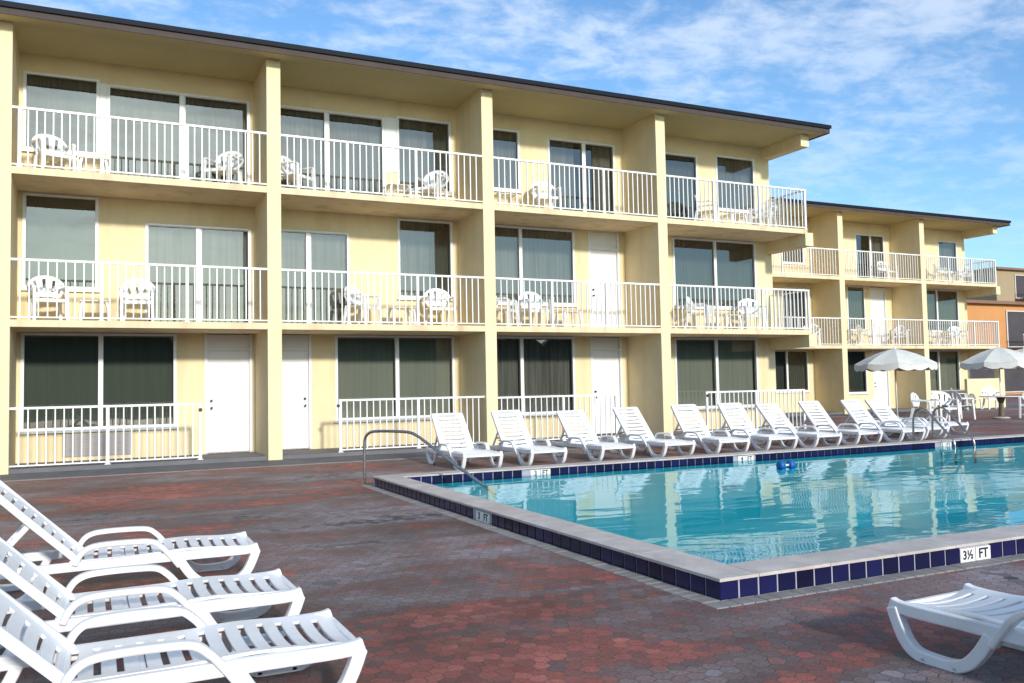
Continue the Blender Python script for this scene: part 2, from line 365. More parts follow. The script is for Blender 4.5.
def dup(root, loc, rz, label=None, group=None):
    r = root.copy(); col.objects.link(r); r.location = loc; r.rotation_euler = (0,0,rz)
    if label: r['label'] = label
    if group: r['group'] = group
    for ch in list(root.children):
        c = ch.copy(); col.objects.link(c); c.parent = r
        for g in list(ch.children):
            d = g.copy(); col.objects.link(d); d.parent = c
    return r
def smooth_path(pts, n=5):
    P = [Vector(p) for p in pts]; out = []
    for i in range(len(P)-1):
        p0 = P[max(i-1,0)]; p1 = P[i]; p2 = P[i+1]; p3 = P[min(i+2,len(P)-1)]
        for k in range(n):
            t = k/n; out.append(.5*((2*p1)+(-p0+p2)*t+(2*p0-5*p1+4*p2-p3)*t*t+(-p0+3*p1-3*p2+p3)*t**3))
    out.append(P[-1]); return out

# ------------------------------------------------------------------ ground, paving, walkway
PX0, PX1, PY0, PY1 = 4.834, 23.5, -12.966, -5.46       # outer edge of the pool coping
CW = .31
IX0, IX1, IY0, IY1 = PX0+CW, PX1-CW, PY0+CW, PY1-CW
g = MB(); X0, X1, Y0, Y1 = -25, 70, -34, 34
def frame(mb, X0, X1, Y0, Y1, x0, x1, y0, y1, z):
    for a in ((X0, x0, Y0, Y1), (x1, X1, Y0, Y1), (x0, x1, Y0, y0), (x0, x1, y1, Y1)):
        mb.quad((a[0],a[2],z),(a[1],a[2],z),(a[1],a[3],z),(a[0],a[3],z))
frame(g, X0, X1, Y0, Y1, PX0+.02, PX1-.02, PY0+.02, PY1-.02, 0)
tag(g.build('paved_deck', M_paver), kind='structure')
g = MB(); frame(g, -900, 900, -900, 900, X0, X1, Y0, Y1, -.02)
tag(g.build('ground', M_sand), kind='structure')
WK = -1.28
g = MB().quad((-20,WK,.004),(18.8,WK,.004),(18.8,1.7,.004),(-20,1.7,.004)).quad((18.8,6.1,.004),(38.5,6.1,.004),(38.5,9.3,.004),(18.8,9.3,.004))
tag(g.build('walkway', M_walk), kind='structure')
g = MB()
x = -20.
while x < 18.7:                                                  # soldier course along the walkway
    g.box(x, x+.205, WK-.105, WK-.003, -.03, .008); x += .21
x = 18.9
while x < 38.5:
    g.box(x, x+.205, 5.99, 6.095, -.03, .008); x += .21
tag(g.build('walkway_border', M_border, bevel=.004, seg=1), kind='structure')
g = MB()                                                         # soldier course round the pool
def course(x0, x1, y0, y1, along):
    a = x0 if along == 'x' else y0; e = x1 if along == 'x' else y1
    while a < e-.05:
        b = min(a+.10, e)-.005; j = random.uniform(-.002, .002)
        if along == 'x': g.box(a, b, y0, y1, -.03, .007+j)
        else: g.box(x0, x1, a, b, -.03, .007+j)
        a += .10
course(PX0-.14, PX1, PY0-.14, PY0-.002, 'x'); course(PX0-.14, PX0-.002, PY0, PY1+.14, 'y'); course(PX0, PX1, PY1+.002, PY1+.14, 'x')
tag(g.build('pool_border', M_border, bevel=.004, seg=1), kind='structure')

# ------------------------------------------------------------------ swimming pool
pool = empty('swimming_pool', (PX0, PY0, 0)); tag(pool, 'rectangular swimming pool with raised pale coping and navy blue tile band', 'swimming pool')
def pl(mb, name, m_, par=pool, **k):
    mb.v = [(x-PX0, y-PY0, z) for x, y, z in mb.v]; return mb.build(name, m_, par, **k)
TOP = .139
g = MB(); DZ = -1.25
frame_z = []
g.quad((IX0,IY0,DZ),(IX1,IY0,DZ),(IX1,IY1,DZ),(IX0,IY1,DZ))
for a, b in (((IX0,IY0),(IX1,IY0)),((IX1,IY0),(IX1,IY1)),((IX1,IY1),(IX0,IY1)),((IX0,IY1),(IX0,IY0))):
    g.quad((*a,DZ),(*b,DZ),(*b,-.002),(*a,-.002))
pl(g, 'basin', M_basin)
g = MB()
for k in range(4):                                               # corner steps
    r_ = 2.2-.5*k; n = 10; top = -.95+.27*k
    ring = [(IX0+r_*math.cos(a), IY1-r_*math.sin(a)) for a in [i*math.pi/2/n for i in range(n+1)]]
    base = len(g.v); g.v += [(IX0, IY1, top)]+[(x, y, top) for x, y in ring]+[(x, y, DZ) for x, y in ring]
    for i in range(n):
        g.f.append((base, base+1+i, base+2+i)); g.f.append((base+1+i, base+2+i, base+2+i+n+1, base+1+i+n+1))
pl(g, 'entry_steps', M_basin)
# grout core + tiles, outside faces and inside faces
GC = .012
g = MB()
g.box(PX0+GC, PX1, PY0+GC, IY0-.02, -.3, .1165); g.box(PX0+GC, PX1, IY1+.02, PY1-GC, -.3, .1165)
g.box(PX0+GC, IX0-.02, IY0-.02, IY1+.02, -.3, .1165); g.box(IX1+.02, PX1, IY0-.02, IY1+.02, -.3, .1165)
pl(g, 'tile_bed', M_grout)
P = .1575; T = .142
tiles = MB(); mark_near = (7.02, 7.37); mark_left = (-9.47, -9.12)
def skip(a, b, spans): return any(a < s1-.02 and b > s0+.02 for s0, s1 in spans)
def next_band():
    global tiles
    pl(tiles, 'tile_band', M_tile, bevel=.003, seg=1); tiles = MB()
x = PX0+.004
while x+T < PX1:
    if not skip(x, x+T, [mark_near]): tiles.box(x+random.uniform(0,.002), x+T, PY0+.003, PY0+GC+.004, .004, .116)
    x += P
next_band()
y = PY0+.006
while y+T < PY1:
    if not skip(y, y+T, [mark_left]): tiles.box(PX0+.003, PX0+GC+.004, y, y+T, .004, .116)
    y += P
next_band()
x = IX0
marks_far = [(7.15, 7.5), (11.05, 11.4), (15.95, 16.3)]
while x+T < IX1:
    if not skip(x, x+T, marks_far): tiles.box(x, x+T, IY1+.005, IY1+.024, .0, .117)
    x += P
next_band()
y = IY0
while y+T < IY1:
    tiles.box(IX0-.024, IX0-.005, y, y+T, .0, .117); y += P
next_band()
x = IX0
while x+T < IX1:
    tiles.box(x, x+T, IY0-.024, IY0-.005, .0, .117); x += P
pl(tiles, 'tile_band', M_tile, bevel=.003, seg=1)
g = MB()                                                         # bull-nosed coping stones
def stones(x0, x1, y0, y1, along, n):
    for k in range(n):
        if along == 'x': a = x0+(x1-x0)*k/n; b = x0+(x1-x0)*(k+1)/n-.004; g.box(a, b, y0, y1, .119, TOP+random.uniform(-.0008,.0008))
        else: a = y0+(y1-y0)*k/n; b = y0+(y1-y0)*(k+1)/n-.004; g.box(x0, x1, a, b, .119, TOP+random.uniform(-.0008,.0008))
E0 = .006
stones(PX0+CW, PX1, PY0-E0, IY0+.015, 'x', 30); stones(PX0+CW, PX1, IY1-.015, PY1+E0, 'x', 30); stones(PX0-E0, IX0+.015, PY0+CW, PY1-CW, 'y', 11); stones(PX1-CW-.015, PX1, PY0+CW, PY1-CW, 'y', 11)
for (ya, yb, s_) in ((PY0-E0, IY0, 1), (PY1+E0, IY1, -1)):       # mitred corners
    for tri in (((PX0-E0, ya), (PX0+CW-.004, ya), (PX0+CW-.004, yb)), ((PX0-E0, ya), (PX0+CW-.006, yb-.0*s_), (PX0-E0, yb-.004*s_))):
        base = len(g.v); g.v += [(a, b, .119) for a, b in tri]+[(a, b, TOP) for a, b in tri]
        g.f += [(base, base+2, base+1), (base+3, base+4, base+5)]+[(base+i, base+(i+1)%3, base+3+(i+1)%3, base+3+i) for i in range(3)]
pl(g, 'coping', M_coping, bevel=.009, seg=3, clean=True)

def text_mesh(s, size, name):
    cu = bpy.data.curves.new(name, 'FONT'); cu.body = s; cu.size = size; cu.extrude = .0015; cu.align_x = 'CENTER'; cu.align_y = 'CENTER'; cu.offset = size*.02
    o = bpy.data.objects.new(name, cu); col.objects.link(o); dg = bpy.context.evaluated_depsgraph_get()
    me = bpy.data.meshes.new_from_object(o.evaluated_get(dg)); bpy.data.objects.remove(o); me.materials.clear(); me.materials.append(M_ink)
    return me
def marker(cx, cy, rz, txt, wd=.33, ht=.098):
    """two white tiles with black lettering; local -y faces outwards"""
    p_ = MB().box(-wd/2, -.004, -.006, .006, -ht/2, ht/2).box(.004, wd/2, -.006, .006, -ht/2, ht/2).build('depth_marker', M_marker, pool, bevel=.002, seg=1)
    p_.location = (cx-PX0, cy-PY0, .054); p_.rotation_euler = (0, 0, rz)
    a, b = txt.split(' ')
    for s_, xx in ((a, -wd*.25), (b, wd*.25)):
        me = text_mesh(s_, .098 if len(s_) < 2 or s_ == 'FT' else .088, 'lettering'); o = bpy.data.objects.new('lettering', me); col.objects.link(o); o.parent = p_
        o.location = (xx, -.0075, 0); o.rotation_euler = (R(90), 0, 0)
    p_['label'] = 'white tiles with black depth writing'
marker(7.195, PY0+.006, 0, '3½ FT'); marker(PX0+.006, -9.295, R(-90), '3 FT')
for (a, b), t_ in zip(marks_far, ('3 FT', '4 FT', '5 FT')): marker((a+b)/2, IY1+.012, 0, t_)
g = MB(); nx, ny = 2, 2
wsz = MB().quad((IX0-.006,IY0-.006,.03),(IX1+.006,IY0-.006,.03),(IX1+.006,IY1+.006,.03),(IX0-.006,IY1+.006,.03))
tag(wsz.build('water', M_water), kind='structure')

# ------------------------------------------------------------------ motel buildings
SL = .125
def building(name, label, X, Y, cfg, nb_off, room_y, roofx, endwall):
    """X = right edges of dividers; last = end of slabs; wall plane 1.5 m behind the front"""
    DW = .27; WY = Y+1.5; WT = .16; kk = (WY-CY)/(Y+1.746-CY)   # window sizes were measured for a slightly deeper balcony
    root = empty(name, (X[0], Y, 0)); tag(root, label, 'motel', 'motel blocks')
    def bd(mb, nm, m_, par=root, **k):
        mb.v = [(x-X[0], y-Y, z) for x, y, z in mb.v] if par is root else mb.v
        o = mb.build(nm, m_, par, **k); return o
    def sub(mb, nm, m_, par, **k):
        mb.v = [(x-X[0], y-Y, z) for x, y, z in mb.v]; return mb.build(nm, m_, par, **k)
    xs = X[0]-DW; xe = X[-1]; lv = [0, 2.554, 5.254, 7.95]
    # dividers with their column ends; they run back between the rooms
    for x in X[:-1]:
        bd(MB().box(x-DW, x, Y, WY, -.3, 7.95), 'divider_wall', M_wall)
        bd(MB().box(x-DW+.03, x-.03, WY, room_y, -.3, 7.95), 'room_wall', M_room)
    # balcony slabs (run through to the rooms) and floors
    for k in (1, 2):
        g = MB(); z = lv[k]
        for i in range(len(X)-1):
            x1 = X[i+1]-DW if i < len(X)-2 else xe
            g.box(X[i]+.0, x1-.0, Y+.004, WY, z, z+SL)
        bd(g, 'balcony_slab', M_slab)
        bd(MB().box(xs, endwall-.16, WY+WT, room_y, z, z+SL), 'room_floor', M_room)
        # cantilever beam carrying the open end
        bd(MB().box(xe-.10, xe+.17, Y-.02, WY, z-.32, z-.003).box(xe-.10, xe+.17, Y-.02, Y+.10, z-.003, z+.03), 'beam', M_wall)
    bd(MB().box(xe-.14, xe+.14, Y-.02, WY, 7.62, 7.945), 'beam', M_wall)
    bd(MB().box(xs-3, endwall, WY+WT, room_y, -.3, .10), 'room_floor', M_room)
    for i in range(len(X)-1):
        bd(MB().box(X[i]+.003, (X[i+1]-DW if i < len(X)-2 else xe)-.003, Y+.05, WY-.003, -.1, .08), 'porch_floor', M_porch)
    # roof
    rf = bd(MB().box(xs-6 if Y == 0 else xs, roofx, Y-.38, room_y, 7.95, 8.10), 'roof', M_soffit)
    rx0 = xs-6 if Y == 0 else xs
    sub(MB().box(rx0, roofx+.0, Y-.405, Y-.383, 7.925, 8.06).box(roofx+.003, roofx+.025, Y-.405, room_y, 7.925, 8.06), 'fascia', M_fascia, rf)
    sub(MB().box(rx0, roofx+.05, Y-.43, room_y+.1, 8.063, 8.14).box(rx0, roofx+.05, Y-.445, Y-.43, 8.045, 8.14), 'roof_edge', M_roof, rf)
    # back and end walls
    bd(MB().box(xs, endwall-.003, room_y, room_y+.2, -.3, 7.95).box(endwall-.2, endwall, WY+WT+.003, room_y-.003, -.3, 7.95), 'wall', M_wall)
    # front wall with real openings, one panel per bay and storey
    for i in range(len(X)-1):
        bx0 = X[i]; bx1 = (X[i+1]-DW) if i < len(X)-2 else endwall
        for k in range(3):
            z0 = 0.0 if k == 0 else lv[k]+SL; z1 = lv[k+1]; fl = .10 if k == 0 else z0
            ops = []
            for it in cfg[i][k]:
                kind, a, b, zt, zb = it[:5]
                zb = fl if zb is None else zb
                a, b = CX+(a-CX)*kk, CX+(b-CX)*kk; zt = CH+(zt-CH)*kk; zb = zb if zb == fl else CH+(zb-CH)*kk
                a = max(a, bx0+.02); b = min(b, bx1-.02)
                ops.append((kind, a, b, zt, zb, [CX+(q-CX)*kk for q in it[5]] if len(it) > 5 else [], it[6] if len(it) > 6 else 'drape'))
            xsn = sorted({bx0, bx1, *[o[1] for o in ops], *[o[2] for o in ops]}); g = MB()
            for a, b in zip(xsn, xsn[1:]):
                cut = [o for o in ops if o[1] < (a+b)/2 < o[2]]
                if not cut: g.box(a, b, WY, WY+WT, z0, z1)
                else:
                    o = cut[0]
                    if z1-o[3] > .02: g.box(a, b, WY, WY+WT, o[3], z1)
                    if o[4]-z0 > .02: g.box(a, b, WY, WY+WT, z0, o[4])
            bd(g, 'wall', M_wall)
            for kind, a, b, zt, zb, mull, cur in ops:
                f = .06
                if kind == 'door':
                    leafw = (a+f, b-f); lt = zb+2.10
                    d = bd(MB().box(leafw[0]+.004, leafw[1]-.004, WY+.05, WY+.095, zb+.012, lt-.004), 'door', M_door)
                    fr = MB().box(a, a+f, WY-.015, WY+.11, zb, zt).box(b-f, b, WY-.015, WY+.11, zb, zt).box(a+f, b-f, WY-.015, WY+.11, lt, lt+.05).box(a+f, b-f, WY+.04, WY+.09, lt+.05, zt-.002)
                    sub(fr, 'door_frame', M_white, d, bevel=.004, seg=1)
                    kx = b-f-.08 if i == nb_off else a+f+.08
                    if Y == 0 and i == 1: kx = b-f-.08
                    else: kx = a+f+.08
                    hn = MB()
                    for zz in (zb+.92, zb+1.07): hn.tube([(kx, WY+.05, zz), (kx, WY-.0, zz), (kx, WY-.012, zz)], [.014, .016, .027] if zz < zb+1 else [.025, .025, .02], 10)
                    sub(hn, 'handle', M_dark, d)
                    sub(MB().box(a+f, b-f, WY-.05, WY+.12, zb-.01, zb+.012), 'threshold', M_steel, d)
                    continue
                wn = bd(MB(), 'x', M_white) if False else None
                g = MB(); yo, yi = WY-.02, WY+.07
                g.box(a, a+f, yo, yi, zb, zt); g.box(b-f, b, yo, yi, zb, zt)
                g.box(a+f, b-f, yo, yi, zt-f*.8, zt); g.box(a+f, b-f, yo, yi, zb, zb+f*.9)
                for mxx in mull: g.box(mxx-.045, mxx+.045, yo+.005, yi, zb+f*.9, zt-f*.8)
                if kind == 'slide':
                    for mxx in mull: g.box(mxx+.045, mxx+.075, yo+.03, yi-.01, zb+f*.9, zt-f*.8)
                    g.box(a+f, b-f, yo-.03, yo, zt-.035, zt)
                if Y == 0 and len(ops) > 1 and kind == 'slide' and k == 2 and i in (0, 1):   # wide white post between window and door
                    pa, pb = ((CX+(1.402-CX)*kk, a-.003) if i == 0 else (b+.003, CX+(7.627-CX)*kk)); g.box(pa, pb, yo+.004, yi, zb+.9 if i else 6.13, zt+.02)
                wn = bd(g, 'window' if kind == 'win' else 'sliding_door', M_white, bevel=.004, seg=1)
                if kind == 'win': sub(MB().box(a-.03, b+.03, WY-.06, WY-.022, zb-.05, zb+.0), 'sill', M_white, wn, bevel=.004, seg=1)
                sub(MB().quad((a+f,WY+.03,zb+f*.9),(b-f,WY+.03,zb+f*.9),(b-f,WY+.03,zt-f*.8),(a+f,WY+.03,zt-f*.8)), 'glass_pane', M_glass, wn)
                # drapes or blinds behind the glass
                spans = []
                if cur == 'drape': spans = [(a+f*.5, b-f*.5, M_drape)]
                elif cur == 'split': spans = [(a+f*.5, a+(b-a)*.42, M_drape), (b-(b-a)*.30, b-f*.5, M_drape)]
                elif cur == 'left': spans = [(a+f*.5, a+(b-a)*.60, M_drape), (a+(b-a)*.605, b-f*.5, M_drape_d)]
                elif cur == 'right': spans = [(b-(b-a)*.45, b-f*.5, M_drape)]
                elif cur == 'dark': spans = [(a+f*.5, b-f*.5, M_drape_d)]
                elif cur == 'shade': spans = [(a+f*.5, b-f*.5, M_shade)]
                elif cur == 'blind': spans = [(a+f*.5, b-f*.5, M_blind)]
                for sa, sb, cm in spans:
                    n = max(8, int((sb-sa)*80)); amp = .022 if cur not in ('blind', 'shade') else .002; ph = random.random()*6; g = MB()
                    def cf(u, v): return (sa+(sb-sa)*u, WY+.15+amp*.5*math.asin(math.sin(u*(sb-sa)*62+ph)), zb+.03+(zt-zb-.05)*v)
                    g.sheet(cf, [q/n for q in range(n+1)], [0, 1]); sub(g, 'curtain', cm, wn, smooth=True)
    return root, bd, sub
def railing(bd, sub, x0, x1, y, zf, posts, ret=None, endpost=False, h=1.08, feet=False):
    g = MB(); zt = zf+h
    g.box(x0, x1, y, y+.055, zt-.04, zt); g.box(x0, x1, y+.012, y+.042, zf+.035, zf+.06)
    ps = sorted(posts); edges = [x0]+ps+[x1]
    for a, b in zip(edges, edges[1:]):
        n = max(1, round((b-a)/.138))
        for i in range(1, n):
            xx = a+(b-a)*i/n; g.box(xx-.0105, xx+.0105, y+.016, y+.037, zf+.06, zt-.04)
    if ret:
        g.box(x1-.055, x1, y+.058, ret, zt-.04, zt); g.box(x1-.042, x1-.012, y+.058, ret, zf+.035, zf+.06)
        n = round((ret-y)/.138)
        for i in range(1, n):
            yy = y+(ret-y)*i/n; g.box(x1-.038, x1-.017, yy-.0105, yy+.0105, zf+.06, zt-.04)
    r = bd(g, 'railing', M_rail)
    for px in ps+([x1-.03] if endpost else []):
        sub(MB().box(px-.028, px+.028, y+.002, y+.05, zf+.0, zt-.042).box(px-.05, px+.05, y-.01, y+.065, zf, zf+.012), 'railing_post', M_rail, r)
    return r
W_ = 4.6487
X = [0, W_, 2*W_, 3*W_, 18.5]
F3, F2, F1 = 7.68, 5.28, 2.56
cfg = [
 [ [('win', .05, 2.85, F1, .66, [1.44], 'shade'), ('door', 3.39, 4.36, F1, None)],
   [('win', .06, 1.39, F2, 3.42, [], 'shade'), ('slide', 2.25, 4.34, 4.82, None, [3.27], 'drape')],
   [('win', .05, 1.40, F3, 6.13, [], 'drape'), ('slide', 1.53, 4.33, 7.60, None, [2.95], 'drape')] ],
 [ [('door', 4.68, 5.62, F1, None), ('win', 6.14, 8.99, F1, .66, [7.58], 'blind')],
   [('slide', 4.68, 6.49, 4.86, None, [5.56], 'drape'), ('win', 7.62, 8.99, F2, 3.43, [], 'left')],
   [('slide', 4.68, 7.34, 7.60, None, [5.99], 'drape'), ('win', 7.63, 8.99, F3, 5.95, [], 'left')] ],
 [ [('win', 9.33, 12.25, F1, .65, [10.77], 'drape'), ('door', 12.72, 13.66, F1, None)],
   [('win', 9.33, 12.32, F2, 3.36, [10.79], 'drape'), ('door', 12.72, 13.66, F2, None)],
   [('win', 9.33, 10.82, F3, 6.15, [], 'drape'), ('slide', 11.6, 13.6, 7.60, None, [12.65], 'split')] ],
 [ [('door', 14.05, 14.98, F1, None), ('win', 15.33, 18.18, F1, .65, [16.74], 'blind')],
   [('door', 14.05, 14.98, F2, None), ('win', 15.36, 18.23, F2, 3.39, [16.79], 'dark')],
   [('slide', 14.02, 16.28, 7.58, None, [15.1], 'dark'), ('win', 16.9, 18.29, F3, 6.14, [], 'drape')] ],
]
near, nbd, nsub = building('motel_building', 'near three storey pale yellow motel block with white railed balconies across the pool', X, 0, cfg, 1, 7.0, 19.0, 18.60)
for i in range(4):
    x0 = X[i]; x1 = X[i+1]-(.27 if i < 3 else 0)
    for k, zf in ((1, 2.554+SL), (2, 5.254+SL)):
        base = {0: [1.44, 2.90], 1: [6.0, 7.49], 2: [10.72, 12.17], 3: [15.42, 16.9]}[i]
        railing(nbd, nsub, x0, x1, .01, zf, ([.12] if (i == 0 and k == 2) else [])+base, ret=1.48 if i == 3 else None, endpost=(i == 3))
railing(nbd, nsub, 0, 3.17, .10, .08, [1.55, 3.14], h=1.07); railing(nbd, nsub, 5.8, 9.03, .10, .08, [5.83, 7.5], h=1.07)
railing(nbd, nsub, 9.3, 12.45, .10, .08, [11.0, 12.42], h=1.04); railing(nbd, nsub, 15.05, 18.3, .10, .08, [15.08, 16.65, 18.27], h=1.04)
g = MB(); g.box(.78, 2.0, 1.489, 1.498, .15, .58)
for k in range(9): g.box(.80, 1.98, 1.476, 1.489, .17+k*.045, .195+k*.045)
nbd(g, 'air_vent', M_ac)
gl = MB(); [gl.tube([(q, .09, 1.02), (q, .075, 1.02)], .035, 12) for q in (3.14, 5.78, 15.08)]
nbd(gl, 'gate_latch', M_dark)
# left neighbouring bay wall carries on out of the frame
nbd(MB().box(-4.2, -.27, 0, 7.0, -.3, 7.95), 'wall', M_wall)

E1, E2, E3 = 23.27, 27.87, 32.47
XF = [E1, E2, E3, 36.95]
cfgf = [
 [ [('win', 25.2, 27.52, F1, .90, [26.4], 'dark')],
   [('slide', 26.3, 27.52, 5.1, None, [], 'dark')],
   [('win', 26.3, 27.52, 7.5, 6.10, [], 'drape')] ],
 [ [('win', 29.5, 30.8, F1, .76, [], 'dark'), ('door', 31.15, 32.1, F1, None)],
   [('win', 29.8, 30.85, F2, 3.4, [], 'dark'), ('door', 31.15, 32.1, F2, None)],
   [('slide', 30.4, 32.12, 7.52, None, [31.3], 'right')] ],
 [ [('win', 33.7, 36.6, F1, .72, [35.25], 'blind')],
   [('win', 33.7, 36.7, F2, 3.4, [35.3], 'dark')],
   [('win', 32.6, 34.0, 7.5, 6.1, [], 'drape'), ('win', 35.5, 36.75, 7.5, 6.1, [], 'drape')] ],
]
far, fbd, fsub = building('motel_building', 'farther matching yellow motel block set back behind the near one, with umbrellas in front', XF, 7.6, cfgf, 9, 15.0, 37.4, 36.95)
for i in range(3):
    x0 = XF[i]; x1 = XF[i+1]-(.27 if i < 2 else 0)
    for k, zf in ((1, 2.554+SL), (2, 5.254+SL)):
        railing(fbd, fsub, x0, x1, 7.61, zf, [x0+1.45, x0+2.9], ret=9.08 if i == 2 else None, endpost=(i == 2))
t = MB().box(34.75, 36.83, 7.62, 7.76, 0, 1.27)
tag(t.build('low_wall', M_wall, bevel=.01), 'low yellow stucco screen wall at the right end of the farther motel block', 'wall')
fbd(MB().box(36.85, 37.12, 7.58, 7.85, 0, 2.23), 'column', M_wall)

# ------------------------------------------------------------------ buildings far right
def front_building(name, label, x0, x1, y0, y1, h, mw, storeys, opens, trim):
    b = empty(name, (x0, y0, 0)); tag(b, label, 'building')
    def q(mb, nm, m_, par=b, **k):
        mb.v = [(x-x0, y-y0, z) for x, y, z in mb.v]; return mb.build(nm, m_, par, **k)
    q(MB().box(x0, x1, y0, y1, -.3, h), 'wall', mw)
    q(MB().box(x0-.3, x1+.3, y0-.4, y1+.3, h+.002, h+.22), 'roof', trim)
    sh = h/storeys
    for k in range(storeys):
        z = k*sh; open_x0 = opens[min(k, len(opens)-1)]
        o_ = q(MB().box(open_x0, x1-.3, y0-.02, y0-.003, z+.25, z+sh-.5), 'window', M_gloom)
        n = 5
        fr = MB()
        for i in range(n+1):
            xx = open_x0+(x1-.3-open_x0)*i/n; fr.box(xx-.06, xx+.06, y0-.07, y0-.023, z+.2, z+sh-.45)
        fr.box(open_x0-.07, x1-.22, y0-.08, y0-.022, z+.16, z+.24).box(open_x0-.07, x1-.22, y0-.08, y0-.022, z+sh-.5, z+sh-.42)
        q(fr, 'window_frame', M_bwhite, o_)
        if k:
            q(MB().box(open_x0-.1, x1, y0-1.3, y0-.08, z-.12, z+.12), 'balcony', M_bwhite if trim is not M_brown else M_brown)
            rl = MB(); rl.box(open_x0-.1, x1, y0-1.29, y0-1.24, z+1.0, z+1.06)
            xx = open_x0
            while xx < x1: rl.box(xx-.02, xx+.02, y0-1.28, y0-1.25, z+.122, z+1.0); xx += .22
            q(rl, 'railing', M_bwhite)
    return b
front_building('orange_building', 'bright orange stucco building with brown flat roof beyond the farther motel block', 52.5, 76, 24.0, 36, 6.55, M_orange, 2, [56.5, 61.2], M_brown)
front_building('apartment_building', 'tall tan apartment block with stacked balconies behind the orange building', 83.1, 120, 40.0, 60, 12.1, M_tan, 4, [86.0], M_brown)

# planting added behind the camera to darken the ground floor window reflections
hb = MB(); rnd = random.Random(3)
for i in range(150):
    cx = -70+i*1.3; r_ = rnd.uniform(1.6, 2.6); hh = rnd.uniform(5.5, 5.9)
    hb.lathe([(r_*.9, -.1), (r_*1.1, hh*.3), (r_, hh*.65), (r_*.6, hh*.9), (.1, hh)], 9, (cx, -46+rnd.uniform(-1, 1)))
h_ = hb.build('added_hedge', M_added_hedge); tag(h_, 'added dark screen of planting behind the camera, only for window reflections', 'added_hedge', kind='stuff')

# ------------------------------------------------------------------ handrails
def rail_thing(pts, label, loc):
    o = empty('pool_handrail', loc); tag(o, label, 'handrail', 'pool handrails')
    P_ = smooth_path(pts, 6); P_ = [p-Vector(loc) for p in P_]
    MB().tube(P_, .021, 12).build('rail', M_steel, o, smooth=True)
    fl = MB().lathe([(.05, 0), (.05, .008), (.03, .018)], 14, (P_[0].x, P_[0].y)); fl.build('base_flange', M_steel, o)
    return o
def diag(a, b, q): return (a[0]+(b[0]-a[0])*q, a[1]+(b[1]-a[1])*q)
A = (4.82, -5.14); B = (6.03, -6.62)
def hp(q, z): return (*diag(A, B, q), z)
rail_thing([hp(0, 0), hp(0, .3), hp(0, .54), hp(.01, .66), hp(.05, .73), hp(.12, .75), hp(.25, .75), hp(.38, .74), hp(.45, .70), hp(.52, .62), hp(.76, .32), hp(1.0, .03), hp(1.08, -.08)],
           'bent steel handrail dipping into the near left corner of the pool', (4.82, -5.14, 0))
for i, (x, lab) in enumerate(((16.0, 'left one of the two steel handrails at the far right of the pool'), (16.55, 'right one of the two steel handrails at the far right of the pool'))):
    rail_thing([(x, -5.15, 0), (x, -5.15, .3), (x, -5.16, .55), (x, -5.22, .70), (x, -5.34, .76), (x, -5.46, .72), (x, -5.62, .58), (x, -5.95, .26), (x, -6.04, .16), (x, -6.07, .0), (x, -6.07, -.3)], lab, (x, -5.15, 0))

# ------------------------------------------------------------------ blue float
db = empty('water_dumbbell', (10.9, -7.05, .05)); tag(db, 'small blue foam water dumbbell floating near the far edge of the pool', 'pool toy')
MB().tube([(-.09, 0, .01), (.09, 0, .01)], .018, 10).build('handle', M_white, db, smooth=True)
for s_ in (-1, 1):
    ww = MB().tube([(s_*.05, 0, .01), (s_*.062, 0, .01), (s_*.13, 0, .01), (s_*.142, 0, .01)], [.05, .07, .07, .05], 18); ww.build('float_disc', M_blue, db, smooth=True)

